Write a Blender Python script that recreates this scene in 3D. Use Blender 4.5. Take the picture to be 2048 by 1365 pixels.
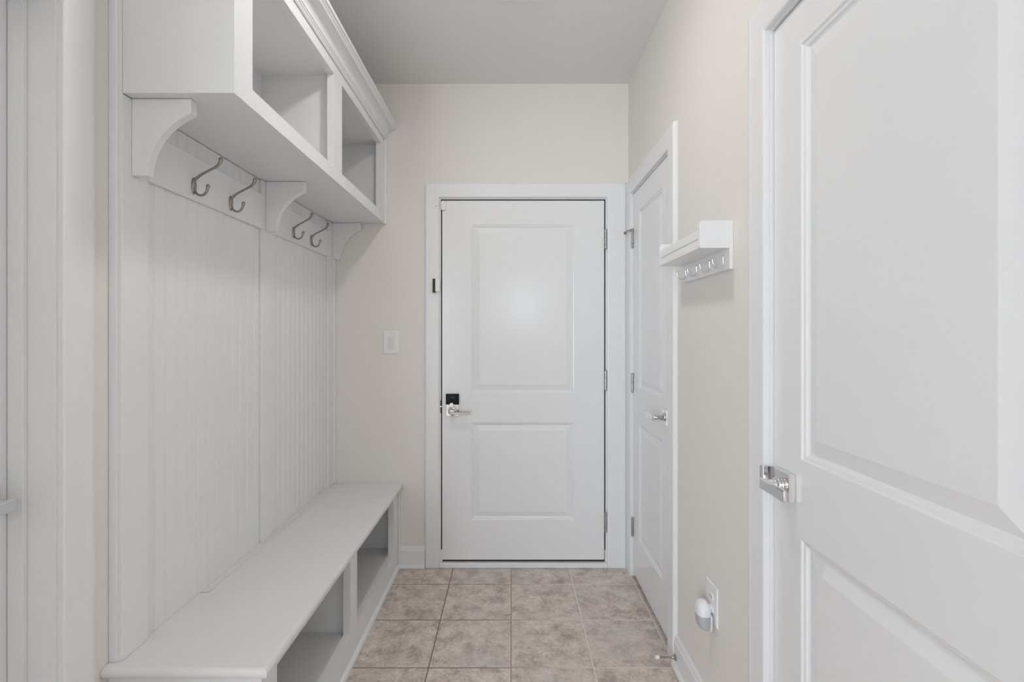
import bpy, bmesh, math
from mathutils import Vector, Matrix, Euler
PI = math.pi

# ------------------------------------------------------------------ camera / world / light
for o in list(bpy.data.objects): bpy.data.objects.remove(o)
scene = bpy.context.scene
COL = scene.collection
cam_d = bpy.data.cameras.new('camera'); cam = bpy.data.objects.new('camera', cam_d); COL.objects.link(cam)
cam.location = (0, 0, 1.315); cam.rotation_euler = (PI/2, 0, 0)
cam_d.sensor_width = 36; cam_d.lens = 990/2048*36; cam_d.shift_x = 0.0005; cam_d.shift_y = -0.0071
cam_d.clip_start = 0.02
scene.camera = cam
scene.view_settings.view_transform = 'Standard'; scene.view_settings.look = 'None'
scene.view_settings.gamma = 1; scene.view_settings.use_curve_mapping = False
scene.view_settings.exposure = 0.0

SKY = 13.6         # daylight through the windows added behind the camera
LAMP1, ADDED_LAMP2 = 118, 15      # emission of the domed ceiling lights; the second is added behind the viewer
LAMP_COL = (1, 0.96, 0.915)
world = bpy.data.worlds.new('world'); scene.world = world; world.use_nodes = True
wn = world.node_tree; bg = wn.nodes['Background']
bg.inputs[0].default_value = (0.85, 0.93, 1.02, 1); bg.inputs[1].default_value = SKY

def area(name, loc, rot, size, power, color, shape='DISK', size_y=None, portal=False):
    d = bpy.data.lights.new(name, 'AREA'); d.shape = shape; d.size = size
    if size_y: d.size_y = size_y
    d.energy = power; d.color = color
    if portal: d.cycles.is_portal = True
    o = bpy.data.objects.new(name, d); COL.objects.link(o); o.location = loc; o.rotation_euler = rot
    return o
WIN1 = (-2.46, -1.24, .10, 2.45)     # wide unseen window, added as the light source from behind left
WIN2 = (-.04, .40, 1.48, 2.14)       # small unseen pane, added for the highlight on the end door
for nm, q in (('window_portal', WIN1), ('window_portal', WIN2)):
    area(nm, ((q[0]+q[1])/2, -3.02, (q[2]+q[3])/2), (PI/2, 0, 0), q[1]-q[0], 1, (1, 1, 1), 'RECTANGLE', q[3]-q[2], True)

# ------------------------------------------------------------------ materials
def principled(name, color, rough=0.5, metal=0.0, spec=0.5):
    m = bpy.data.materials.new(name); m.use_nodes = True
    b = m.node_tree.nodes['Principled BSDF']
    b.inputs['Base Color'].default_value = (*color, 1); b.inputs['Roughness'].default_value = rough
    b.inputs['Metallic'].default_value = metal
    b.inputs['Specular IOR Level'].default_value = spec
    return m
def noise_bump(m, scale, strength, dist=0.001, detail=3, stretch=None):
    nt = m.node_tree; b = nt.nodes['Principled BSDF']
    tc = nt.nodes.new('ShaderNodeTexCoord'); n = nt.nodes.new('ShaderNodeTexNoise')
    n.inputs['Scale'].default_value = scale; n.inputs['Detail'].default_value = detail
    bp = nt.nodes.new('ShaderNodeBump'); bp.inputs['Strength'].default_value = strength; bp.inputs['Distance'].default_value = dist
    if stretch:
        mp = nt.nodes.new('ShaderNodeMapping'); mp.inputs['Scale'].default_value = stretch
        nt.links.new(tc.outputs['Object'], mp.inputs[0]); nt.links.new(mp.outputs[0], n.inputs['Vector'])
    else:
        nt.links.new(tc.outputs['Object'], n.inputs['Vector'])
    nt.links.new(n.outputs['Fac'], bp.inputs['Height']); nt.links.new(bp.outputs[0], b.inputs['Normal'])
    return n
def color_noise(m, c1, c2, scale):
    nt = m.node_tree; b = nt.nodes['Principled BSDF']
    tc = nt.nodes.new('ShaderNodeTexCoord'); n = nt.nodes.new('ShaderNodeTexNoise'); n.inputs['Scale'].default_value = scale
    r = nt.nodes.new('ShaderNodeValToRGB'); r.color_ramp.elements[0].position = .3; r.color_ramp.elements[1].position = .7
    r.color_ramp.elements[0].color = (*c1, 1); r.color_ramp.elements[1].color = (*c2, 1)
    nt.links.new(tc.outputs['Object'], n.inputs['Vector']); nt.links.new(n.outputs['Fac'], r.inputs[0]); nt.links.new(r.outputs[0], b.inputs['Base Color'])

M = {}
M['trim'] = principled('white_trim_paint', (0.90, 0.90, 0.905), 0.28); noise_bump(M['trim'], 60, 0.12, 0.0004)
M['door'] = principled('white_door_paint', (0.90, 0.90, 0.905), 0.19); noise_bump(M['door'], 220, 0.18, 0.0003, 4)
M['bench'] = principled('white_bench_paint', (0.80, 0.79, 0.78), 0.42); noise_bump(M['bench'], 45, 0.15, 0.0005)
color_noise(M['bench'], (0.845, 0.83, 0.82), (0.865, 0.855, 0.845), 6)
M['wall'] = principled('warm_wall_paint', (0.80, 0.765, 0.715), 0.75, spec=.3); noise_bump(M['wall'], 320, 0.10, 0.0006)
color_noise(M['wall'], (0.87, 0.838, 0.787), (0.885, 0.853, 0.803), 1.5)
M['ceiling'] = principled('ceiling_paint', (0.90, 0.89, 0.875), 0.85, spec=.2); noise_bump(M['ceiling'], 250, 0.12, 0.0006)
M['chrome'] = principled('polished_chrome', (0.78, 0.78, 0.79), 0.07, 1.0)
M['nickel'] = principled('satin_nickel', (0.38, 0.355, 0.32), 0.30, 1.0); noise_bump(M['nickel'], 300, .05, .0002)
M['bronze'] = principled('brushed_pewter', (0.34, 0.305, 0.265), 0.24, 1.0); noise_bump(M['bronze'], 300, .08, .0002)
M['steel'] = principled('hinge_steel', (0.52, 0.51, 0.50), 0.30, 1.0)
M['plastic'] = principled('white_plastic', (0.92, 0.92, 0.92), 0.32)
M['switch'] = principled('light_switch_plastic', (0.80, 0.805, 0.79), 0.3)
M['black'] = principled('black_glass', (0.005, 0.006, 0.009), 0.15, spec=.12)
M['blackp'] = principled('black_plastic', (0.012, 0.012, 0.012), 0.45)
M['gasket'] = principled('dark_weatherstrip', (0.018, 0.013, 0.012), 0.6)
M['lens'] = principled('grey_frosted_lens', (0.52, 0.53, 0.57), 0.35)
M['rubber'] = principled('white_rubber', (0.85, 0.86, 0.87), 0.6)
M['mark'] = principled('silver_print', (0.35, 0.35, 0.36), 0.4)
M['key_shelf'] = principled('white_lacquer', (0.92, 0.92, 0.92), 0.25)
M['dark'] = principled('dark_slot', (0.03, 0.03, 0.03), 0.6)
def emis(name, c, s):
    m = principled(name, (1, 1, 1), .5); b = m.node_tree.nodes['Principled BSDF']
    b.inputs['Emission Color'].default_value = (*c, 1); b.inputs['Emission Strength'].default_value = s
    return m
M['lamp1'] = emis('lit_diffuser', LAMP_COL, LAMP1)
M['added_lamp2'] = emis('added_diffuser_back', LAMP_COL, ADDED_LAMP2)

def glass_mat():
    m = bpy.data.materials.new('window_glass'); m.use_nodes = True; nt = m.node_tree; nt.nodes.clear()
    out = nt.nodes.new('ShaderNodeOutputMaterial'); mx = nt.nodes.new('ShaderNodeMixShader')
    t = nt.nodes.new('ShaderNodeBsdfTransparent'); g = nt.nodes.new('ShaderNodeBsdfGlossy'); g.inputs['Roughness'].default_value = .02
    mx.inputs[0].default_value = .07
    nt.links.new(t.outputs[0], mx.inputs[1]); nt.links.new(g.outputs[0], mx.inputs[2]); nt.links.new(mx.outputs[0], out.inputs[0])
    return m
M['glass'] = glass_mat()

def tile_mat():
    m = principled('mottled_floor_tile', (0.3, 0.26, 0.24), 0.42); nt = m.node_tree; b = nt.nodes['Principled BSDF']
    N = lambda t, **k: nt.nodes.new(t)
    L = nt.links.new
    def math_(op, a, bb=None):
        n = N('ShaderNodeMath'); n.operation = op
        for i, v in enumerate([a] + ([bb] if bb is not None else [])):
            if isinstance(v, (int, float)): n.inputs[i].default_value = v
            else: L(v, n.inputs[i])
        return n.outputs[0]
    tc = N('ShaderNodeTexCoord'); sp = N('ShaderNodeSeparateXYZ'); L(tc.outputs['Object'], sp.inputs[0])
    T = 0.325
    # faint waviness in the joints
    u = math_('DIVIDE', math_('ADD', sp.outputs[0], 0.0015), T); v = math_('DIVIDE', math_('ADD', sp.outputs[1], 0.003), T)
    fu, fv = math_('FRACT', u), math_('FRACT', v)
    du = math_('MULTIPLY', math_('MINIMUM', fu, math_('SUBTRACT', 1.0, fu)), T)
    dv = math_('MULTIPLY', math_('MINIMUM', fv, math_('SUBTRACT', 1.0, fv)), T)
    d = math_('MINIMUM', du, dv)
    mr = N('ShaderNodeMapRange'); mr.inputs[1].default_value = .0018; mr.inputs[2].default_value = .0032; L(d, mr.inputs[0])
    tilemask = mr.outputs[0]
    cid = N('ShaderNodeCombineXYZ'); L(math_('FLOOR', u), cid.inputs[0]); L(math_('FLOOR', v), cid.inputs[1])
    wn_ = N('ShaderNodeTexWhiteNoise'); wn_.noise_dimensions = '3D'; L(cid.outputs[0], wn_.inputs['Vector'])
    sc = N('ShaderNodeVectorMath'); sc.operation = 'SCALE'; sc.inputs['Scale'].default_value = 13; L(wn_.outputs['Color'], sc.inputs[0])
    add = N('ShaderNodeVectorMath'); add.operation = 'ADD'; L(tc.outputs['Object'], add.inputs[0]); L(sc.outputs[0], add.inputs[1])
    n1 = N('ShaderNodeTexNoise'); n1.inputs['Scale'].default_value = 13; n1.inputs['Detail'].default_value = 12; n1.inputs['Roughness'].default_value = .74; n1.inputs['Distortion'].default_value = .25
    L(add.outputs[0], n1.inputs['Vector'])
    r1 = N('ShaderNodeValToRGB'); e = r1.color_ramp.elements
    e[0].position = .34; e[0].color = (0.36, 0.29, 0.258, 1); e[1].position = .66; e[1].color = (0.82, 0.74, 0.675, 1)
    x = e.new(.50); x.color = (0.66, 0.560, 0.487, 1)
    L(n1.outputs['Fac'], r1.inputs[0])
    nf = N('ShaderNodeTexNoise'); nf.inputs['Scale'].default_value = 75; nf.inputs['Detail'].default_value = 6; nf.inputs['Roughness'].default_value = .7; L(add.outputs[0], nf.inputs['Vector'])
    mf = N('ShaderNodeMapRange'); mf.inputs[1].default_value = .35; mf.inputs[2].default_value = .65; mf.inputs[3].default_value = .92; mf.inputs[4].default_value = 1.22; L(nf.outputs['Fac'], mf.inputs[0])
    # cooler veins
    n2 = N('ShaderNodeTexNoise'); n2.inputs['Scale'].default_value = 3.5; n2.inputs['Detail'].default_value = 5; L(add.outputs[0], n2.inputs['Vector'])
    mx = N('ShaderNodeMix'); mx.data_type = 'RGBA'; mx.inputs['Factor'].default_value = 0
    mr2 = N('ShaderNodeMapRange'); mr2.inputs[1].default_value = .45; mr2.inputs[2].default_value = .7; mr2.inputs[4].default_value = .42; L(n2.outputs['Fac'], mr2.inputs[0])
    sv = N('ShaderNodeVectorMath'); sv.operation = 'SCALE'; L(r1.outputs[0], sv.inputs[0]); L(mf.outputs[0], sv.inputs['Scale'])
    L(mr2.outputs[0], mx.inputs['Factor']); L(sv.outputs[0], mx.inputs[6]); mx.inputs[7].default_value = (0.66, 0.61, 0.59, 1)
    # dark pits in clusters
    n3 = N('ShaderNodeTexNoise'); n3.inputs['Scale'].default_value = 130; n3.inputs['Detail'].default_value = 2; L(add.outputs[0], n3.inputs['Vector'])
    n4 = N('ShaderNodeTexNoise'); n4.inputs['Scale'].default_value = 9; n4.inputs['Detail'].default_value = 3; L(add.outputs[0], n4.inputs['Vector'])
    mr3 = N('ShaderNodeMapRange'); mr3.inputs[1].default_value = .62; mr3.inputs[2].default_value = .70; L(n3.outputs['Fac'], mr3.inputs[0])
    mr4 = N('ShaderNodeMapRange'); mr4.inputs[1].default_value = .52; mr4.inputs[2].default_value = .62; L(n4.outputs['Fac'], mr4.inputs[0])
    pit = math_('MULTIPLY', math_('MULTIPLY', mr3.outputs[0], mr4.outputs[0]), .6)
    mx2 = N('ShaderNodeMix'); mx2.data_type = 'RGBA'; L(pit, mx2.inputs['Factor']); L(mx.outputs[2], mx2.inputs[6]); mx2.inputs[7].default_value = (0.10, 0.085, 0.08, 1)
    # grout: dark brown in the left half of the passage, paler to the right
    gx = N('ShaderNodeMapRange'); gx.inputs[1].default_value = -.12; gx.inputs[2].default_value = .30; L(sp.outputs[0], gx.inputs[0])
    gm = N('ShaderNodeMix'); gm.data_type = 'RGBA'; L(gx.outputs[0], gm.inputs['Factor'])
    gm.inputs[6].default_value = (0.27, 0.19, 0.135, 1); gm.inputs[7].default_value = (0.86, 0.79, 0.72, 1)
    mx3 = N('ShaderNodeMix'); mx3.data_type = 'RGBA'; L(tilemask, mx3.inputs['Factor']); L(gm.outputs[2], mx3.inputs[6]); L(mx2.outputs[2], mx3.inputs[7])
    L(mx3.outputs[2], b.inputs['Base Color'])
    rr = N('ShaderNodeMapRange'); rr.inputs[3].default_value = .85; rr.inputs[4].default_value = .40; L(tilemask, rr.inputs[0]); L(rr.outputs[0], b.inputs['Roughness'])
    h = math_('ADD', math_('MULTIPLY', tilemask, 1.0), math_('MULTIPLY', n1.outputs['Fac'], .25))
    h = math_('SUBTRACT', h, math_('MULTIPLY', pit, .8))
    bp = N('ShaderNodeBump'); bp.inputs['Strength'].default_value = .35; bp.inputs['Distance'].default_value = .0015; L(h, bp.inputs['Height']); L(bp.outputs[0], b.inputs['Normal'])
    return m
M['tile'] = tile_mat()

# ------------------------------------------------------------------ mesh helpers
def box(bm, x, y, z):
    v = [bm.verts.new((x[i], y[j], z[k])) for i in (0, 1) for j in (0, 1) for k in (0, 1)]
    for f in ((0,1,3,2), (4,6,7,5), (0,4,5,1), (2,3,7,6), (0,2,6,4), (1,5,7,3)): bm.faces.new([v[i] for i in f])
def prism(bm, pts, fn, a, b):
    """closed 2-D outline extruded: fn(p, q, t) -> xyz"""
    A = [bm.verts.new(fn(p, q, a)) for p, q in pts]; B = [bm.verts.new(fn(p, q, b)) for p, q in pts]
    bm.faces.new(A); bm.faces.new(B[::-1]); n = len(pts)
    for i in range(n): bm.faces.new([A[i], B[i], B[(i+1) % n], A[(i+1) % n]])
def loft(bm, rings, closed_ring=True, caps=True):
    R = [[bm.verts.new(p) for p in r] for r in rings]; n = len(R[0])
    for a, b in zip(R[:-1], R[1:]):
        for i in range(n if closed_ring else n-1): bm.faces.new([a[i], a[(i+1) % n], b[(i+1) % n], b[i]])
    if caps: bm.faces.new(R[0][::-1]); bm.faces.new(R[-1])
def tube(bm, pts, radii, seg=14, flat=None, ballends=True):
    pts = [Vector(p) for p in pts]; n = len(pts)
    if isinstance(radii, (int, float)): radii = [radii]*n
    rings = []; up = None
    T = [((pts[min(i+1, n-1)] - pts[max(i-1, 0)]).normalized()) for i in range(n)]
    ref = Vector((0, 1, 0)) if abs(T[0].y) < .9 else Vector((1, 0, 0))
    def ring(c, t, r):
        a = t.cross(ref).normalized(); b = t.cross(a).normalized()
        return [c + a*math.cos(2*PI*k/seg)*r + b*math.sin(2*PI*k/seg)*r*(flat or 1) for k in range(seg)]
    if ballends:
        for k in (80, 55, 30):
            q = math.radians(k); rings.append(ring(pts[0] - T[0]*radii[0]*math.sin(q), T[0], radii[0]*math.cos(q)))
    for p, t, r in zip(pts, T, radii): rings.append(ring(p, t, r))
    if ballends:
        for k in (30, 55, 80):
            q = math.radians(k); rings.append(ring(pts[-1] + T[-1]*radii[-1]*math.sin(q), T[-1], radii[-1]*math.cos(q)))
    loft(bm, rings)
def smooth_path(pts, sub=5):
    P = [Vector(p) for p in pts]; out = []
    for i in range(len(P)-1):
        p0, p1, p2, p3 = P[max(i-1, 0)], P[i], P[i+1], P[min(i+2, len(P)-1)]
        for s in range(sub):
            t = s/sub; out.append(.5*((2*p1) + (p2-p0)*t + (2*p0-5*p1+4*p2-p3)*t*t + (3*p1-p0-3*p2+p3)*t**3))
    out.append(P[-1]); return out
def lathe(bm, prof, fn, seg=28):
    """prof: (radius, height) list; fn(c, s, h)->xyz"""
    loft(bm, [[fn(r*math.cos(2*PI*k/seg), r*math.sin(2*PI*k/seg), h) for k in range(seg)] for r, h in prof])

def wloc(p):
    v = Vector((0, 0, 0))
    while p is not None: v += p.location; p = p.parent
    return v
def obj(name, bm, mat, parent=None, bevel=0, smooth=False, local=False, label=None, angle=40, segs=2, matloc=None):
    bmesh.ops.recalc_face_normals(bm, faces=bm.faces)
    me = bpy.data.meshes.new(name); 
    off = Vector((0, 0, 0))
    o = bpy.data.objects.new(name, me)
    if parent is not None:
        if not local: off = wloc(parent)
        o.parent = parent
    elif not local:
        # put the origin at the base centre of the thing
        xs = [v.co for v in bm.verts]
        off = Vector(((min(c.x for c in xs)+max(c.x for c in xs))/2, (min(c.y for c in xs)+max(c.y for c in xs))/2, min(c.z for c in xs)))
        if name in ('floor', 'ceiling') or name.startswith('wall_'): off = Vector((0, 0, 0))
        o.location = off
    for v in bm.verts: v.co -= off
    bm.to_mesh(me); bm.free(); me.materials.append(M[mat])
    if smooth:
        me.polygons.foreach_set('use_smooth', [True]*len(me.polygons))
        me.set_sharp_from_angle(angle=math.radians(angle)) if hasattr(me, 'set_sharp_from_angle') else None
    if bevel:
        b = o.modifiers.new('edge', 'BEVEL'); b.width = bevel; b.segments = segs; b.limit_method = 'ANGLE'; b.angle_limit = math.radians(50)
    if label: o['label'] = label
    COL.objects.link(o); return o
def tag(o, label, cat, group=None, kind=None):
    o['label'] = label; o['category'] = cat
    if group: o['group'] = group
    if kind: o['kind'] = kind
    return o
def thing(name, label, cat, loc=(0, 0, 0), rot=0, group=None, kind=None):
    o = bpy.data.objects.new(name, None); COL.objects.link(o); o.location = loc; o.rotation_euler = (0, 0, rot)
    o.empty_display_size = .05
    return tag(o, label, cat, group, kind)
def dup(o, parent=None):
    c = o.copy(); COL.objects.link(c); c.parent = parent
    for ch in list(o.children): dup(ch, c)
    return c
def NB(): return bmesh.new()
Z = lambda v: v - 0.015

# ------------------------------------------------------------------ the room
XL, XR, YB, YF, ZC = -1.030, 0.659, 2.790, -3.0, Z(2.740)
YOPEN, XW = -.30, -4.2     # the passage opens into a wider room behind the viewer
def build_wall(name, fn, u0, u1, holes, depth=.14, back=.05, label='', through=False):
    """fn(u, n, z): n = distance outward from the wall face; holes (a, b, z0, z1)"""
    bm = NB()
    def bx(u, n, z):
        vs = [bm.verts.new(fn(u[i], n[j], z[k])) for i in (0, 1) for j in (0, 1) for k in (0, 1)]
        for f in ((0,1,3,2), (4,6,7,5), (0,4,5,1), (2,3,7,6), (0,2,6,4), (1,5,7,3)): bm.faces.new([vs[i] for i in f])
    cur = u0
    for a, b, z0, z1 in sorted(holes):
        bx((cur, a), (0, depth), (0, ZC)); bx((a, b), (0, depth), (z1, ZC))
        if z0 > 0: bx((a, b), (0, depth), (0, z0))
        cur = b
    bx((cur, u1), (0, depth), (0, ZC))
    if not through: bx((u0, u1), (depth, depth+back), (0, ZC))
    o = obj(name, bm, 'wall'); return tag(o, label, 'wall', kind='structure')
fR = lambda u, n, z: (XR + n, u, z)
fL = lambda u, n, z: (XL - n, u, z)
fB = lambda u, n, z: (u, YB + n, z)
fF = lambda u, n, z: (u, YF - n, z)

# door openings: jamb inner faces
CL0, CL1, CLT = 2.053, 2.684, Z(2.088)      # closet (right wall, far)
RD0, RD1, RDT = 0.495, 1.259, Z(2.100)      # large door (right wall, near)
LD0, LD1, LDT = 0.350, 1.118, Z(2.094)      # left door
BD0, BD1, BDT = -0.3975, 0.530, Z(2.0885)    # end door
JT = .018
build_wall('wall_right', fR, YF, YB, [(RD0-JT, RD1+JT, 0, RDT+JT), (CL0-JT, CL1+JT, 0, CLT+JT)], label='warm off-white wall on the right side with two doors')
build_wall('wall_left', fL, YOPEN, YB, [(LD0-JT, LD1+JT, 0, LDT+JT)], depth=.165, label='warm off-white wall on the left side behind the built-in bench')
build_wall('wall_back', fB, XL-.2, XR+.2, [(BD0-JT, BD1+JT, 0, BDT+JT)], depth=.12, label='warm off-white end wall around the closed white entry door')
build_wall('wall_side', lambda u, n, z: (XW - n, u, z), YF, YOPEN, [], label='far side wall of the room behind the viewer')
build_wall('wall_return', lambda u, n, z: (u, YOPEN + n, z), XW-.1, XL-.215, [], depth=.1, label='wall returning beside the passage, behind the viewer')
build_wall('wall_front', fF, XW-.2, XR+.2, [WIN1, WIN2], depth=.12, through=True, label='end wall behind the viewer with added glazing')
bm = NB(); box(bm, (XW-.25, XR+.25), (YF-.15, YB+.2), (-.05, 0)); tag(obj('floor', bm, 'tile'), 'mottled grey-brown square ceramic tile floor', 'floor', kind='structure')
bm = NB(); box(bm, (XW-.25, XR+.25), (YF-.15, YB+.2), (ZC, ZC+.05)); tag(obj('ceiling', bm, 'ceiling'), 'plain off-white painted ceiling', 'ceiling', kind='structure')

# windows added behind the camera, for daylight and the chrome reflections
for nm, lab, q in (('added_window_1', 'wide white framed window added behind the viewer for daylight', WIN1), ('added_window_2', 'small glazed pane added behind the viewer for the door highlight', WIN2)):
    w = thing(nm, lab, 'window', ((q[0]+q[1])/2, YF-.03, q[2]), kind='structure')
    xm = (q[0]+q[1])/2; f = .04
    bm = NB()
    for x in ((q[0], q[0]+f), (q[1]-f, q[1])) + (((xm-f/2, xm+f/2),) if q is WIN1 else ()): box(bm, x, (YF-.06, YF-.01), (q[2], q[3]))
    for z in ((q[2], q[2]+f), (q[3]-f, q[3])): box(bm, (q[0]+f, q[1]-f), (YF-.06, YF-.01), z)
    obj('window_frame', bm, 'trim', w, .002)
    for a, b in (((q[0]+f, xm-f/2), (xm+f/2, q[1]-f)) if q is WIN1 else ((q[0]+f, q[1]-f),)):
        bm = NB(); box(bm, (a, b), (YF-.038, YF-.032), (q[2]+f, q[3]-f)); obj('pane', bm, 'glass', w)

# ---- casing + jamb = one trim object per doorway
CW = .083
def doorway(name, label, fn, a, b, top, jdepth, door_n, stop_n=None, rev=0, extb=0):
    """fn(u, n, z) with n>0 into the wall"""
    bm = NB()
    prof = [(.005, 0), (.005, -.0125), (.008, -.0150), (.014, -.0158), (.060, -.0168), (.072, -.0178), (.0775, -.0180), (.085, -.0165), (.088, -.0120), (.088, 0)]
    rings = []
    for path in (0, 1, 2, 3):
        r = []
        for u, n in prof:
            if u < .01: u += rev
            if u > .05 and path > 1: ub = u + extb
            else: ub = u
            if path == 0: p = (a-u, n, .001)
            if path == 1: p = (a-u, n, top+u)
            if path == 2: p = (b+ub, n, top+u)
            if path == 3: p = (b+ub, n, .001)
            r.append(fn(*p))
        rings.append(r)
    loft(bm, rings)
    r0 = thing(name, label, 'door trim', fn((a+b)/2, 0, 0), kind='structure')
    obj('casing', bm, 'trim', r0)
    bm = NB()
    def bx(u, n, z):
        vs = [bm.verts.new(fn(u[i], n[j], z[k])) for i in (0, 1) for j in (0, 1) for k in (0, 1)]
        for f in ((0,1,3,2), (4,6,7,5), (0,4,5,1), (2,3,7,6), (0,2,6,4), (1,5,7,3)): bm.faces.new([vs[i] for i in f])
    e = .0015
    bx((a-JT+e, a), (-.0005, jdepth), (.001, top+JT-e)); bx((b, b+JT-e), (-.0005, jdepth), (.001, top+JT-e)); bx((a, b), (-.0005, jdepth), (top, top+JT-e))
    if stop_n:
        s0, s1 = stop_n; w_ = .011
        bx((a, a+w_), (s0, s1), (.001, top)); bx((b-w_, b), (s0, s1), (.001, top)); bx((a+w_, b-w_), (s0, s1), (top-w_, top))
    obj('jamb', bm, 'trim', r0, .0012)
    return r0
tR = doorway('trim_1', 'white casing around the large near door on the right', fR, RD0, RD1, RDT, .13, 0, (.048, .085))
tC = doorway('trim_2', 'white casing around the narrow far door on the right wall', fR, CL0, CL1, CLT, .13, 0, (.040, .075), 0, .0165)
tL = doorway('trim_3', 'white casing and deep jamb of the left doorway', fL, LD0, LD1, LDT, .16, 0, (.063, .098))
tB = doorway('trim_4', 'white casing and sill around the end door', fB, BD0, BD1, BDT, .118, 0, None, .003, .0234)
# dark weatherstrip behind the end door and its white sill
bm = NB()
box(bm, (BD0, BD0+.02), (YB+.012, YB+.05), (.04, BDT)); box(bm, (BD1-.02, BD1), (YB+.012, YB+.05), (.04, BDT)); box(bm, (BD0+.02, BD1-.02), (YB+.012, YB+.05), (BDT-.02, BDT))
obj('weatherstrip', bm, 'gasket', tB)
bm = NB(); box(bm, (BD0+.001, BD1-.001), (YB+.004, YB+.05), (.0292, .046)); obj('door_sweep_gap', bm, 'gasket', tB)
bm = NB(); box(bm, (BD0-.008, BD1+.008), (YB-.022, YB+.10), (.001, .029)); obj('sill', bm, 'trim', tB, .004)
# small end caps at the bottom of the dark joints
for x in ((BD0, BD0+.008), (BD1-.004, BD1)):
    bm = NB(); box(bm, x, (YB-.002, YB+.012), (.0295, .094)); obj('corner_pad', bm, 'trim', tB, .001)

# ------------------------------------------------------------------ doors
PROF = [(0, 0), (.003, .0030), (.009, .0042), (.0125, .0085), (.017, .0100), (.044, .0030), (.047, .0022)]
def door_slab(w, h, t, panels, prof=PROF):
    """front face at y=0 facing -y, x 0..w, z 0..h; panels: (x0,x1,z0,z1)"""
    bm = NB()
    xs = sorted({0, w, *[p[0] for p in panels], *[p[1] for p in panels]}); zs = sorted({0, h, *[p[2] for p in panels], *[p[3] for p in panels]})
    grid = {}
    def V(x, z): 
        k = (x, z)
        if k not in grid: grid[k] = bm.verts.new((x, 0, z))
        return grid[k]
    for i in range(len(xs)-1):
        for j in range(len(zs)-1):
            cx, cz = (xs[i]+xs[i+1])/2, (zs[j]+zs[j+1])/2
            if any(p[0] < cx < p[1] and p[2] < cz < p[3] for p in panels): continue
            bm.faces.new([V(xs[i], zs[j]), V(xs[i+1], zs[j]), V(xs[i+1], zs[j+1]), V(xs[i], zs[j+1])])
    for x0, x1, z0, z1 in panels:
        prev = [V(x0, z0), V(x1, z0), V(x1, z1), V(x0, z1)]
        for d, dep in prof[1:]:
            cur = [bm.verts.new(c) for c in ((x0+d, dep, z0+d), (x1-d, dep, z0+d), (x1-d, dep, z1-d), (x0+d, dep, z1-d))]
            for k in range(4): bm.faces.new([prev[k], prev[(k+1) % 4], cur[(k+1) % 4], cur[k]])
            prev = cur
        bm.faces.new(prev)
    # sides and back
    n = len(xs); back = [bm.verts.new(c) for c in ((0, t, 0), (w, t, 0), (w, t, h), (0, t, h))]
    bm.faces.new(back[::-1])
    bot = [V(x, 0) for x in xs if (x, 0) in grid]; topv = [V(x, h) for x in xs if (x, h) in grid]
    lf = [V(0, z) for z in zs if (0, z) in grid]; rt = [V(w, z) for z in zs if (w, z) in grid]
    bm.faces.new(bot + [back[1], back[0]]); bm.faces.new(topv + [back[2], back[3]])
    bm.faces.new(lf + [back[3], back[0]]); bm.faces.new(rt + [back[2], back[1]])
    return bm
def lever_set(parent, x, z, dirn, bar=.112, rose=.066, th=.0075):
    """square rosette, round neck, flat bar; front plane y=0"""
    bm = NB(); box(bm, (x-rose/2, x+rose/2), (-th, .0005), (z-rose/2, z+rose/2))
    if th > .01: box(bm, (x-rose/2-.0005, x+rose/2+.0005), (-th*.45, .0002), (z-rose/2-.0005, z+rose/2+.0005))
    ro = obj('rosette', bm, 'chrome', parent, .0022, local=True, label='square chrome rosette')
    h = obj('lever', *(lambda b: (b, 'chrome'))(NB_lever(x, z, dirn, bar)), parent, .0024, local=True, smooth=True, label='flat chrome lever')
    bm = NB(); lathe(bm, [(.0175, -th), (.0185, -th-.003), (.0180, -th-.006), (.0150, -th-.007), (.0150, -th-.009), (.0172, -th-.010), (.0172, -th-.014), (.0145, -th-.016), (.0145, -th-.019)], lambda c, s, hh: (x+c, hh, z+s))
    obj('collar', bm, 'chrome', parent, smooth=True, local=True)
    return h
def NB_lever(x, z, dirn, bar):
    bm = NB()
    lathe(bm, [(.0125, -.020), (.0128, -.040), (.0135, -.0545)], lambda c, s, hh: (x+c, hh, z+s))
    # flat bar with slightly rounded lower edge
    x0, x1 = x - dirn*.015, x + dirn*bar
    pts = [(-.0530, .0140), (-.0600, .0140), (-.0620, .0125), (-.0625, -.0110), (-.0600, -.0140), (-.0550, -.0140), (-.0530, -.0120)]
    prism(bm, pts, lambda p, q, t: (t, p, z+q), x0, x1)
    return bm
def hinge(parent, x, z, L=.102, r=.0062, mat='steel'):
    bm = NB()
    for k in range(5):
        a = z - L/2 + k*L/5
        lathe(bm, [(r*.9, a+.0004), (r, a+.001), (r, a+L/5-.001), (r*.9, a+L/5-.0004)], lambda c, s, hh: (x+c, -.0062+s, hh), 16)
    lathe(bm, [(r*.55, z-L/2-.004), (r*.75, z-L/2-.002), (r*.6, z-L/2)], lambda c, s, hh: (x+c, -.0062+s, hh), 16)
    lathe(bm, [(r*.7, z+L/2), (r*.8, z+L/2+.002), (r*.5, z+L/2+.004)], lambda c, s, hh: (x+c, -.0062+s, hh), 16)
    return obj('hinge', bm, mat, parent, smooth=True, local=True, label='metal butt hinge knuckle')

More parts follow.
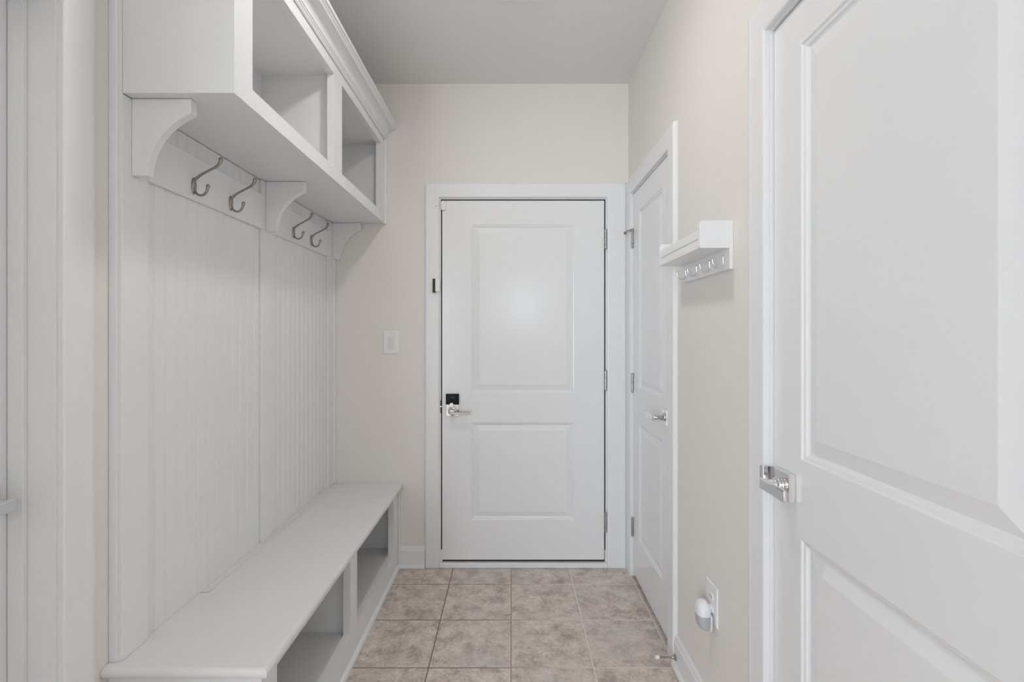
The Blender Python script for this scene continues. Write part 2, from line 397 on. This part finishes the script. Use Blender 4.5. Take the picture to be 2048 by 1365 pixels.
# end door
w1 = .9125; d1 = thing('door_1', 'closed white two-panel door in the end wall', 'door', (-.3905, YB-.003, Z(.0565)), 0, kind='structure')
hz = Z(0)
bx0, bz0 = -.3905, .0565
obj('door_slab', door_slab(w1, 2.0235, .044, [(-.2255-bx0, .356-bx0, .995-bz0, 1.945-bz0), (-.2255-bx0, .356-bx0, .2815-bz0, .830-bz0)]), 'door', d1, .0012, local=True)
for zz in (1.862, 1.068, .271): hinge(d1, .529-bx0, zz-bz0, .108)
# smart lock: black reader above chrome plate, thumb turn, lever
lx, lz = -.331-bx0, .897-bz0
bm = NB(); box(bm, (lx-.036, lx+.036), (-.012, .0005), (.868-bz0, .934-bz0)); obj('lock_plate', bm, 'chrome', d1, .002, local=True, label='chrome lock plate')
bm = NB(); box(bm, (lx-.0365, lx+.0365), (-.021, .0005), (.934-bz0, .993-bz0))
rd = obj('lock_reader', bm, 'black', d1, .0025, local=True, label='glossy black electronic lock face')
bm = NB(); box(bm, (lx-.011, lx+.013), (-.0216, -.0208), (.9730-bz0, .9742-bz0)); obj('lock_mark', bm, 'mark', rd, local=True, label='small silver printed mark')
bm = NB(); lathe(bm, [(.0135, -.012), (.0135, -.026), (.012, -.029)], lambda c, s, hh: (lx-.003+c, hh, .932-bz0+s)); obj('thumb_turn', bm, 'chrome', d1, smooth=True, local=True, label='small round chrome button')
bm = NB()
lathe(bm, [(.026, -.012), (.027, -.016), (.020, -.021), (.015, -.024), (.014, -.050), (.012, -.055)], lambda c, s, hh: (lx+.002+c, hh, .8975-bz0+s))
obj('collar', bm, 'chrome', d1, smooth=True, local=True)
bm = NB(); x0, x1 = lx-.012, -.2305-bx0
prism(bm, [(-.046, .0075), (-.060, .0075), (-.062, .005), (-.062, -.005), (-.060, -.0075), (-.046, -.0075)], lambda p, q, t: (t, p, .8905-bz0+q), x0, x1)
obj('lever', bm, 'nickel', d1, .002, local=True, label='slim flat nickel lever')
# strike of the end door on the left jamb
bm = NB(); box(bm, (-.4010, -.3925), (YB-.001, YB+.02), (Z(.882)+.0, Z(.955))); st = obj('strike_plate', bm, 'blackp', tB, .001, label='dark latch recess in the jamb')
bm = NB(); box(bm, (-.4015, -.392), (YB-.0035, YB+.004), (Z(.918), Z(.923))); obj('latch_bolt', bm, 'chrome', st)

# closet door (right wall, far)
w2 = CL1 - CL0 - .006; cz = .020
d2 = thing('door_2', 'narrow white two-panel closet door on the right wall', 'door', (XR+.0015, CL1-.003, cz), -PI/2, kind='structure')
o_ = CL1 - .003
PAN = lambda yfar, ynear, z0, z1, o, b: (o-yfar, o-ynear, Z(z0)-b, Z(z1)-b)
obj('door_slab', door_slab(w2, CLT-.003-cz, .035, [PAN(2.566, 2.170, 1.048, 1.972, o_, cz), PAN(2.566, 2.170, .248, .864, o_, cz)]), 'door', d2, .0012, local=True)
for zz in (1.848, 1.064, .284): hinge(d2, -.0005, Z(zz)-cz, .098)
hp = NB()   # hinge pin door stop
tube(hp, [(-.002, -.008, Z(1.892)-cz), (-.004, -.035, Z(1.889)-cz)], .0035); 
tube(hp, [(-.010, -.030, Z(1.887)-cz), (-.045, -.035, Z(1.884)-cz)], .0030)
lathe(hp, [(.007, Z(1.898)-cz), (.0085, Z(1.896)-cz), (.0085, Z(1.887)-cz), (.007, Z(1.885)-cz)], lambda c, s, hh: (c, -.0062+s, hh), 16)
lathe(hp, [(.004, -.048), (.008, -.046), (.0085, -.038), (.004, -.034)], lambda c, s, hh: (hh+.0, -.035+c, Z(1.884)-cz+s), 16)
obj('hinge_pin_stop', hp, 'nickel', d2, smooth=True, local=True, label='small metal hinge-pin door stop')
lever_set(d2, o_-2.118, Z(.973)-cz, -1, .122)

# large near door (right wall)
w3 = RD1 - RD0 - .006; rz = .012; o3 = RD1 - .003
d3 = thing('door_3', 'large white two-panel door nearest on the right', 'door', (XR+.0075, o3, rz), -PI/2, kind='structure')
PR3 = [(0, 0), (.003, .0040), (.010, .0055), (.0135, .0100), (.018, .0120), (.050, .0035), (.053, .0026)]
obj('door_slab', door_slab(w3, RDT-.003-rz, .035, [PAN(1.139, .628, 1.040, 1.997, o3, rz), PAN(1.139, .628, .248, .856, o3, rz)], PR3), 'door', d3, .0012, local=True)
lever_set(d3, o3-1.193, Z(.966)-rz, 1, .092, .066, .0165)
# curved strike lip on its jamb
bm = NB(); prof = []
for k in range(9):
    q = k/8*PI/2; prof.append((.0005 - .030*math.sin(q)*.9, .004 + .012*(1-math.cos(q))))
outer = [(n, u) for n, u in prof]; inner = [(n-.0001, u-.0022) for n, u in prof][::-1]
prism(bm, outer+inner, lambda n, u, t: (XR + n + .004, RD1 - .006 + u, t), Z(.947), Z(.993))
obj('strike_plate', bm, 'chrome', tR, smooth=True, label='curved chrome strike lip beside the latch')

# left door
w4 = LD1 - LD0 - .006; o4 = LD0 + .003
d4 = thing('door_4', 'white door set deep in the left doorway, cut by the frame edge', 'door', (XL-.0995, o4, .015), PI/2, kind='structure')
obj('door_slab', door_slab(w4, LDT-.003-.015, .035, [(.12, w4-.12, 1.02, 1.96), (.12, w4-.12, .23, .835)]), 'door', d4, .0012, local=True)
lever_set(d4, w4-.060, Z(.962)-.015, -1, .112)

# ------------------------------------------------------------------ baseboards
def baseboard(name, label, fn, a, b, shoe=True):
    bm = NB(); pr = [(0, .001), (.0145, .001), (.0145, .092), (.0135, .098), (.0105, .102), (.0098, .108), (.008, .116), (.006, .1195), (0, .1195)]
    prism(bm, pr, lambda n, z, t: fn(t, -n, z), a, b)
    o = obj(name, bm, 'trim', bevel=0); tag(o, label, 'baseboard', kind='structure')
    if shoe:
        bm = NB(); pr = [(.0145, .001)] + [(.0145+.012*math.cos(q*PI/12), .001+.018*math.sin(q*PI/12)) for q in range(0, 7)]
        prism(bm, pr, lambda n, z, t: fn(t, -n, z), a, b); s = obj('shoe_moulding', bm, 'trim', o, smooth=True)
    return o
baseboard('baseboard_back', 'short white baseboard between bench and end door casing', fB, -.634, BD0-.089)
baseboard('baseboard_right', 'white baseboard between the two doors on the right', fR, RD1+.089, CL0-.089)
baseboard('baseboard_front', 'white baseboard beyond the near right door, behind the viewer', fR, YF+.01, RD0-.089)
baseboard('baseboard_left', 'white baseboard on the left wall behind the viewer', fL, YOPEN+.01, LD0-.089)

# ------------------------------------------------------------------ left built-in: panelling
PX = -1.000      # stile face
Y0, Y1 = 1.273, 2.7885
wp = thing('wall_panelling', 'white beadboard wall panelling above the bench', 'wall panelling', (XL+.01, 2.03, Z(.4875)))
bm = NB()   # beadboard sheet with V grooves and beads
gx = PX - .012; pts = []
y = Y0 + .004; pts.append((gx, y))
g = 1.400
while g < 2.70:
    if not (1.990 < g < 2.082):
        for dy, dx in ((-.0055, 0), (-.0030, -.0026), (-.0010, -.0006), (.0010, .0), (.0030, -.0026), (.0055, 0)):
            pts.append((gx+dx, g+dy))
    g += .0495
pts.append((gx, Y1)); pts.append((XL+.0008, Y1)); pts.append((XL+.0008, Y0+.004))
prism(bm, pts, lambda p, q, t: (p, q, t), Z(.4885), Z(1.9485))
obj('beadboard', bm, 'trim', wp)
for a, b in ((Y0, 1.364), (1.987, 2.084), (2.705, Y1)):
    bm = NB(); box(bm, (gx+.0004, PX), (a, b), (Z(.4885), Z(1.9485))); obj('stile', bm, 'trim', wp, .0012)
for a, b in ((1.3645, 1.9865), (2.0845, 2.7045)):
    bm = NB(); box(bm, (gx+.0004, PX), (a, b), (Z(1.752), Z(1.889))); obj('hook_rail', bm, 'trim', wp, .0015)
# end panel and scribe moulding at the near edge (full height)
bm = NB(); box(bm, (XL+.0008, PX-.0005), (Y0-.004, Y0+.0035), (Z(.4885), Z(2.49))); ep = obj('end_panel', bm, 'trim', wp, .001)
bm = NB()
pr = [(XL+.0008, Y0-.0042), (XL+.020, Y0-.0042)] + [(XL+.0008+.0185*math.cos(q*PI/12), Y0-.0042-.0035*math.sin(q*PI/12)) for q in range(1, 6)] + [(XL+.0008, Y0-.0080)]
prism(bm, pr, lambda p, q, t: (p, q, t), Z(.4885), Z(2.49)); obj('scribe_moulding', bm, 'trim', wp, smooth=True)
bm = NB(); box(bm, (PX-.008, PX+.011), (Y1-.0115, Y1), (Z(.4885), Z(1.747))); obj('scribe_moulding', bm, 'trim', wp, .003)

# ------------------------------------------------------------------ upper cabinet
FX = -.713; IX = FX-.028
zb, zo0, zo1, zt = Z(1.950), Z(2.002), Z(2.376), Z(2.485)
uc = thing('upper_cabinet', 'white wall cabinet with two open cubbies above the coat hooks', 'cabinet', (-.86, 2.03, zb))
bm = NB()     # face frame
def ff(bm, xa, xb, z0, o0, o1, z1, ys):
    box(bm, (xa, xb), (ys[0], ys[-1]), (z0, o0)); box(bm, (xa, xb), (ys[0], ys[-1]), (o1, z1))
    for a, b in zip(ys[0::2], ys[1::2]): box(bm, (xa, xb), (a, b), (o0, o1))
ff(bm, IX, FX, zb, zo0, zo1, zt, (Y0, 1.363, 1.990, 2.083, 2.705, Y1))
obj('face_frame', bm, 'trim', uc)
bm = NB(); box(bm, (PX+.0003, IX), (Y0, Y0+.018), (zb, zt)); obj('side_panel', bm, 'trim', uc)
bm = NB(); box(bm, (XL+.0012, IX), (Y1-.018, Y1), (zb, zt)); obj('side_panel', bm, 'trim', uc)
bm = NB(); box(bm, (XL+.006, IX), (2.027, 2.045), (zb+.018, Z(2.387))); obj('divider', bm, 'trim', uc)
bm = NB(); box(bm, (PX+.0003, IX), (Y0+.018, Y1-.018), (zb+.0005, zb+.018)); box(bm, (XL+.0012, PX+.0003), (Y0+.018, Y1-.018), (zb+.0005, zb+.018)); obj('bottom_panel', bm, 'trim', uc)
bm = NB(); box(bm, (XL+.0012, IX), (Y0+.018, Y1-.018), (Z(2.387), Z(2.405))); obj('top_panel', bm, 'trim', uc)
bm = NB(); box(bm, (XL+.0012, XL+.006), (Y0+.018, Y1-.018), (zb+.018, Z(2.387))); obj('back_panel', bm, 'trim', uc)
bm = NB()     # crown with a return on the near side
cr = [(.001, 2.421), (.006, 2.421), (.009, 2.424), (.009, 2.430), (.0125, 2.4325), (.0125, 2.437), (.016, 2.4395)]
for k in range(1, 10):
    q = k/9*PI/2; cr.append((.016+.038*(1-math.cos(q)), 2.4395+.036*math.sin(q)))
cr += [(.056, 2.478), (.056, 2.482), (.060, 2.484), (.064, 2.489), (.069, 2.491), (.070, 2.494), (.070, 2.5025), (.001, 2.5025)]
rings = []
for path in range(3):
    r = []
    for o_, z_ in cr:
        r.append({0: (PX-.0, Y0-o_, Z(z_)), 1: (FX+o_, Y0-o_, Z(z_)), 2: (FX+o_, Y1, Z(z_))}[path])
    rings.append(r)
loft(bm, rings); obj('crown_moulding', bm, 'trim', uc, smooth=True, angle=28)
bm = NB(); prism(bm, [(FX+.0003, Y1-.0135), (FX+.006, Y1-.0128), (FX+.010, Y1-.008), (FX+.0115, Y1)] + [(FX+.0003, Y1)], lambda p, q, t: (p, q, t), zb-.004, Z(2.4205)); obj('scribe_moulding', bm, 'trim', uc, smooth=True)
bm = NB(); box(bm, (-.84, FX), (Y1-.010, Y1), (zb-.006, zb-.0003)); obj('scribe_moulding', bm, 'trim', uc, .002)
# corbels
def corbel(ya, yb):
    bm = NB(); x0 = PX+.0004; tipx = -.8437; zt_ = zb-.0004; zbm = Z(1.747); cx = -.770; a = .189; ztip = Z(1.911)
    b = (ztip-zbm)/math.sqrt(1-((cx-tipx)/a)**2)
    pts = [(x0, zbm), (-.959, zbm)]
    th1 = math.acos((cx-tipx)/a)
    for k in range(1, 25):
        q = th1*k/24; pts.append((cx-a*math.cos(q), zbm+b*math.sin(q)))
    pts += [(tipx, zt_), (x0, zt_)]
    prism(bm, pts, lambda p, q, t: (p, t, q), ya, yb)
    return obj('corbel', bm, 'trim', uc, .0015, label='white curved bracket under the cabinet')
corbel(1.303, 1.3285); corbel(2.013, 2.0385); corbel(2.764, Y1-.0005)

# ------------------------------------------------------------------ bench
BX = -.637; BI = BX-.028
bn = thing('storage_bench', 'long white built-in bench with two open shoe cubbies', 'bench', (-.82, 2.01, 0))
b0, b1 = 1.262, Y1
o0, o1, btop = Z(.138), Z(.430), Z(.460)
bm = NB(); 
ff(bm, BI, BX, .001, o0, o1, btop, (b0, 1.345, 1.956, 2.043, 2.668, b1)); obj('face_frame', bm, 'trim', bn)
bm = NB(); box(bm, (XL+.001, BI), (b0, b0+.018), (.001, btop)); obj('side_panel', bm, 'trim', bn)
bm = NB(); box(bm, (XL+.001, BI), (b1-.018, b1), (.001, btop)); obj('side_panel', bm, 'trim', bn)
bm = NB(); box(bm, (XL+.006, BI), (1.990, 2.008), (.11, btop)); obj('divider', bm, 'trim', bn)
bm = NB(); box(bm, (XL+.006, BI), (b0+.018, b1-.018), (Z(.112), Z(.130))); obj('cubby_floor', bm, 'bench', bn)
bm = NB(); box(bm, (XL+.001, XL+.006), (b0+.018, b1-.018), (.02, btop)); obj('back_panel', bm, 'trim', bn)
bm = NB()     # top with a rounded nose on the front and near edges
T0, T1 = btop+.0003, Z(.4880); hh = (T1-T0)/2
nose = [(0, T0), ] + [(-.0+hh*1.0*math.sin(k*PI/10), (T0+T1)/2-hh*math.cos(k*PI/10)) for k in range(1, 10)] + [(0, T1)]
rings = []
for path in range(4):
    r = [(-.36, T0)] + nose + [(-.36, T1)]
    rr = []
    for o_, z_ in r:
        if path == 0: rr.append((XL+.001, 1.252 - min(o_, 0)*0 - (o_ if o_ > 0 else 0) + (0.0 if o_ > -.1 else .36), z_))
        if path == 1: rr.append((-.626 + (o_ if o_ > -.1 else -.36), 1.252 - (o_ if o_ > -.1 else -.36), z_))
        if path == 2: rr.append((-.626 + (o_ if o_ > -.1 else -.36), Y1, z_))
    if path < 3: rings.append(rr)
loft(bm, rings)
box(bm, (XL+.001, -.985), (1.61, Y1), (T0, T1))
obj('bench_top', bm, 'bench', bn, smooth=True, angle=35)
bm = NB(); pr = [(BX, .001)] + [(BX+.013*math.cos(q*PI/12), .001+.020*math.sin(q*PI/12)) for q in range(7)]
prism(bm, pr, lambda x, z, t: (x, t, z), b0, b1); obj('shoe_moulding', bm, 'trim', bn, smooth=True)
bm = NB(); box(bm, (BX+.0002, BX+.009), (Y1-.012, Y1), (.021, btop-.001)); obj('scribe_moulding', bm, 'trim', bn, .003)

# ------------------------------------------------------------------ coat hooks
def coat_hook():
    r = thing('coat_hook', '', 'coat hook', (0, 0, 0))
    bm = NB()
    # oval back plate
    seg = 24; rings = []
    for dx, s in ((0, 1), (.0025, 1), (.0045, .88), (.0055, .6)):
        rings.append([(dx, .0105*s*math.cos(2*PI*k/seg), -.003+.0265*s*math.sin(2*PI*k/seg)) for k in range(seg)])
    loft(bm, rings); obj('back_plate', bm, 'bronze', r, smooth=True, local=True, angle=60)
    P = smooth_path([(.004, 0, .016), (.022, 0, .031), (.050, 0, .046), (.072, 0, .058), (.083, 0, .070), (.0865, 0, .081)])
    n = len(P); R = [.0049 - .0013*math.sin(min(i/(n-1)*1.25, 1)*PI) + (.0016 if i > n-6 else 0)*(i-(n-6))/5 for i in range(n)]
    bm = NB(); tube(bm, P, R); obj('upper_prong', bm, 'bronze', r, smooth=True, local=True, angle=80)
    P = smooth_path([(.004, 0, -.012), (.0065, 0, -.022), (.016, 0, -.031), (.028, 0, -.032), (.039, 0, -.024), (.044, 0, -.012), (.046, 0, -.003)])
    n = len(P); R = [.0044 - .0009*math.sin(min(i/(n-1)*1.25, 1)*PI) + (.0016 if i > n-6 else 0)*(i-(n-6))/5 for i in range(n)]
    bm = NB(); tube(bm, P, R); obj('lower_prong', bm, 'bronze', r, smooth=True, local=True, angle=80)
    bm = NB(); lathe(bm, [(.0034, .0050), (.0034, .0066), (.0022, .0074)], lambda c, s, h: (h, c, -.0075+s), 14); obj('screw', bm, 'steel', r, smooth=True, local=True)
    return r
hk = coat_hook()
HL = ['pewter double coat hook nearest the viewer, beside the near corbel',
      'pewter double coat hook just left of the middle corbel',
      'pewter double coat hook just right of the middle corbel',
      'smallest-looking pewter double coat hook, beside the far corbel']
for i, yy in enumerate((1.556, 1.762, 2.268, 2.470)):
    o = hk if i == 0 else dup(hk)
    o.location = (PX+.0003, yy, Z(1.7975)); tag(o, HL[i], 'coat hook', 'coat hooks on the white hook rail')

# ------------------------------------------------------------------ key shelf on the right wall
ks = thing('key_shelf', 'small white wall shelf with rails and four little hooks', 'wall shelf', (.62, 1.67, Z(1.523)))
n0, n1 = 1.469, 1.872; bxf = .558; bb = XR-.0005
def side(ya, yb):
    bm = NB(); r = .010; zt_, zbm = Z(1.667), Z(1.585)
    pts = [(bb-.012, zbm), (bxf+.004, zbm), (bxf, zbm+.004)] + [(bxf+r-r*math.cos(k*PI/12), zt_-r+r*math.sin(k*PI/12)) for k in range(7)] + [(bb-.012, zt_)]
    prism(bm, pts, lambda p, q, t: (p, t, q), ya, yb); return obj('side_panel', bm, 'key_shelf', ks, .0004)
side(n0, n0+.012); side(n1-.012, n1)
bm = NB(); pts = [(n0, Z(1.523)), (n1, Z(1.523)), (n1, Z(1.667)), (n0, Z(1.667))]
prism(bm, pts, lambda p, q, t: (t, p, q), bb-.0119, bb); obj('back_panel', bm, 'key_shelf', ks, .0004)
bm = NB(); box(bm, (bxf+.010, bb-.0118), (n0+.0122, n1-.0122), (Z(1.5855), Z(1.595))); obj('shelf_board', bm, 'key_shelf', ks, .0008)
for z0, z1, dx in ((1.6145, 1.641, 0), (1.585, 1.6105, 0)):
    bm = NB(); box(bm, (bxf+.0008, bxf+.0095), (n0+.0122, n1-.0122), (Z(z0), Z(z1))); obj('front_rail', bm, 'key_shelf', ks, .002)
for yy in (1.507, 1.609, 1.722, 1.828):
    bm = NB(); x0 = bb-.0118
    P = smooth_path([(x0-.0035, yy, Z(1.566)), (x0-.003, yy, Z(1.556)), (x0-.0025, yy, Z(1.543)), (x0-.006, yy, Z(1.534)), (x0-.015, yy, Z(1.530)), (x0-.026, yy, Z(1.534)), (x0-.033, yy, Z(1.545)), (x0-.0355, yy, Z(1.556))])
    tube(bm, P, .0027, 12)
    h = obj('key_hook', bm, 'chrome', ks, smooth=True, angle=80)
    bm = NB(); lathe(bm, [(.0042, 0), (.0042, .003), (.0025, .0055)], lambda c, s, q: (x0-q, yy+c, Z(1.564)+s), 12)
    lathe(bm, [(.0034, 0), (.0034, .0025), (.002, .004)], lambda c, s, q: (x0-q, yy+c, Z(1.551)+s), 12); obj('screw', bm, 'chrome', h, smooth=True)

# ------------------------------------------------------------------ light switch
sw = thing('light_switch', 'white rocker light switch left of the end door', 'light switch', (-.678, YB, Z(1.281)))
def plate(bm, fn, u0, u1, z0, z1, t=.006, e=.004):
    rings = []
    for d, o in ((0, 0), (t*.55, 0), (t, e)):
        rings.append([fn(u0+o, d, z0+o), fn(u1-o, d, z0+o), fn(u1-o, d, z1-o), fn(u0+o, d, z1-o)])
    loft(bm, rings)
fBn = lambda u, n, z: (u, YB-.0003-n, z)
bm = NB(); plate(bm, fBn, -.722, -.634, Z(1.2175), Z(1.3455)); obj('switch_plate', bm, 'plastic', sw, .0015)
bm = NB(); prism(bm, [(.006, -.033), (.0095, -.033), (.0065, .033), (.006, .033)], lambda n, z, t: (t, YB-.0003-n, Z(1.2815)+z), -.6955, -.6615); obj('rocker', bm, 'switch', sw, .0008)
for zz in (1.3305, 1.2325):
    bm = NB(); lathe(bm, [(.0032, 0), (.0032, .0012), (.002, .0018)], lambda c, s, q: (-.6785+c, YB-.0063-q, Z(zz)+s), 14); obj('screw', bm, 'switch', sw, smooth=True)

# ------------------------------------------------------------------ outlet + night light
ot = thing('electrical_outlet', 'white duplex wall outlet low on the right wall', 'outlet', (XR, 1.617, Z(.39)))
fRn = lambda u, n, z: (XR-.0003-n, u, z)
bm = NB(); plate(bm, fRn, 1.573, 1.661, Z(.388), Z(.516)); obj('outlet_plate', bm, 'plastic', ot, .0015)
for zz in (.4715, .4325):
    bm = NB(); pts = [(.0165*math.cos(k*PI/12), .0145*max(-.92, min(.92, math.sin(k*PI/12)))) for k in range(24)]
    prism(bm, pts, lambda p, q, t: (XR-.0003-t, 1.617+p, Z(zz)+q), .005, .0085); s = obj('receptacle', bm, 'plastic', ot, .0008)
    bm = NB()
    for dy in (-.006, .006): box(bm, (XR-.0092, XR-.0086), (1.617+dy-.001, 1.617+dy+.001), (Z(zz)-.001, Z(zz)+.007))
    obj('slot', bm, 'dark', s)
bm = NB(); lathe(bm, [(.003, 0), (.003, .001), (.002, .0016)], lambda c, s, q: (XR-.0063-q, 1.617+c, Z(.452)+s), 12); obj('screw', bm, 'switch', ot, smooth=True)

nl = thing('night_light', 'white plug-in night light with grey lens in the wall outlet', 'night light', (.62, 1.617, Z(.36)))
cx, cy = .627, 1.617
def shell(bm, levels, seg=32):
    """levels: (z, half-depth x, half-width y, xcentre)"""
    rings = []
    for z, a, b, xc in levels:
        r = []
        for k in range(seg):
            t = 2*PI*k/seg; c, s = math.cos(t), math.sin(t)
            r.append((xc + a*math.copysign(abs(c)**.75, c), cy + b*math.copysign(abs(s)**.75, s), z))
        rings.append(r)
    loft(bm, rings)
bm = NB()      # rounded white head, cut obliquely towards the front
lv = []
for k in range(0, 11):
    q = k/10*PI/2; lv.append((Z(.430)+.032*math.sin(q), max(.0225*math.cos(q), .0008), max(.030*math.cos(q), .001), cx-.002))
shell(bm, [(Z(.418), .0222, .0298, cx-.002)] + lv); obj('housing', bm, 'plastic', nl, smooth=True, angle=60)
bm = NB(); shell(bm, [(Z(.366), .0085, .014, cx+.008), (Z(.370), .0135, .0200, cx+.003), (Z(.380), .0180, .0250, cx-.0015), (Z(.395), .0200, .0280, cx-.003), (Z(.419), .0212, .0290, cx-.003)]); obj('lens', bm, 'lens', nl, smooth=True, angle=60)
bm = NB(); shell(bm, [(Z(.3645), .0030, .018, cx+.0165), (Z(.370), .0035, .0260, cx+.0170), (Z(.390), .0035, .0300, cx+.0170), (Z(.420), .0035, .0305, cx+.0168)]); obj('rear_rim', bm, 'plastic', nl, smooth=True, angle=60)
bm = NB(); lathe(bm, [(.014, cx+.016), (.014, XR-.0092)], lambda c, s, q: (q, cy+c, Z(.4325)+s), 20); obj('plug_neck', bm, 'plastic', nl, smooth=True)
bm = NB(); lathe(bm, [(.0035, 0), (.003, .002)], lambda c, s, q: (cx-.0200-q*.5, cy-.012+c, Z(.440)+s), 14); obj('sensor', bm, 'switch', nl, smooth=True)

# ------------------------------------------------------------------ door stop on the right baseboard
ds = thing('door_stop', 'nickel baseboard door stop with white rubber tip', 'door stop', (XR-.0147, 1.945, Z(.056)))
X = XR-.0148
bm = NB(); lathe(bm, [(.0135, 0), (.0125, .002), (.0075, .006), (.0050, .012), (.0040, .022), (.0038, .066)], lambda c, s, q: (X-q, 1.945+c, Z(.058)+s), 20); obj('rod', bm, 'nickel', ds, smooth=True)
bm = NB(); lathe(bm, [(.0068, .064), (.0074, .066), (.0074, .075), (.006, .078)], lambda c, s, q: (X-q, 1.945+c, Z(.058)+s), 20); obj('tip', bm, 'rubber', ds, smooth=True, label='white rubber tip')

# ------------------------------------------------------------------ sensors on the end door
def rounded_box(bm, x, y, z, r):
    pts = []
    for cx_, cz_, a0 in ((x[1]-r, z[1]-r, 0), (x[0]+r, z[1]-r, 90), (x[0]+r, z[0]+r, 180), (x[1]-r, z[0]+r, 270)):
        for k in range(6): q = math.radians(a0+k*18); pts.append((cx_+r*math.cos(q), cz_+r*math.sin(q)))
    prism(bm, pts, lambda p, q, t: (p, t, q), y[0], y[1])
bm = NB(); rounded_box(bm, (-.3948, -.3685), (YB-.017, YB-.0035), (Z(2.023), Z(2.077)), .010); tag(obj('door_sensor', bm, 'plastic', bevel=.002), 'small white rounded contact sensor at the end door top corner', 'sensor')
bm = NB(); rounded_box(bm, (-.4265, -.4075), (YB-.026, YB-.0165), (Z(2.044), Z(2.0625)), .003); tag(obj('sensor_magnet', bm, 'plastic', bevel=.0015), 'tiny white square magnet on the casing beside the upper sensor', 'sensor')
cs = thing('contact_sensor', 'black and white sensor on the left casing of the end door', 'sensor', (-.42, YB-.017, Z(1.56)))
bm = NB(); box(bm, (-.4395, -.4255), (YB-.034, YB-.0185), (Z(1.560), Z(1.637))); obj('magnet_strip', bm, 'blackp', cs, .001, label='matt black strip')
bm = NB(); rounded_box(bm, (-.4250, -.3995), (YB-.032, YB-.0185), (Z(1.566), Z(1.634)), .004); obj('sensor_case', bm, 'plastic', cs, .0015, label='white sensor case')

# ------------------------------------------------------------------ ceiling register (its far edge just shows) and the ceiling lights
cv = thing('ceiling_vent', 'white ceiling air register at the top edge of the picture', 'vent', (.04, 1.93, ZC-.006))
bm = NB(); 
for x, y in (((-.059, .137), (2.065, 2.090)), ((-.059, .137), (1.770, 1.795)), ((-.059, -.034), (1.795, 2.065)), ((.112, .137), (1.795, 2.065))): box(bm, x, y, (ZC-.007, ZC-.0003))
obj('frame', bm, 'trim', cv, .001)
bm = NB()
for k in range(11): 
    y = 1.805+k*.0245; prism(bm, [(y, ZC-.007), (y+.0012, ZC-.007), (y+.012, ZC-.001), (y+.0108, ZC-.001)], lambda p, q, t: (t, p, q), -.034, .112)
obj('louvre', bm, 'trim', cv)
bm = NB(); box(bm, (-.034, .112), (1.795, 2.065), (ZC-.0008, ZC-.0003)); obj('backing', bm, 'dark', cv)
def ceiling_light(x, y, power, label):
    t = thing('ceiling_light', label, 'ceiling light', (x, y, ZC-.012), group='round flush ceiling lights')
    bm = NB(); lathe(bm, [(.085, -.0003), (.088, -.006), (.082, -.013), (.073, -.014), (.072, -.0003)], lambda c, s, q: (x+c, y+s, ZC+q), 36); obj('trim_ring', bm, 'plastic', t, smooth=True)
    bm = NB(); lathe(bm, [(.0715, -.004), (.0712, -.012)] + [(.071*math.cos(k*PI/16), -.012-.020*math.sin(k*PI/16)) for k in range(1, 8)] + [(.004, -.032)], lambda c, s, q: (x+c, y+s, ZC+q), 36)
    obj('diffuser', bm, power, t, smooth=True, angle=80)
ceiling_light(-.165, 1.50, 'lamp1', 'round flush ceiling light above the bench')
ceiling_light(-.165, -1.30, 'added_lamp2', 'added round flush ceiling light, unseen behind the viewer')  # extra lamp, added to light the room behind the viewer
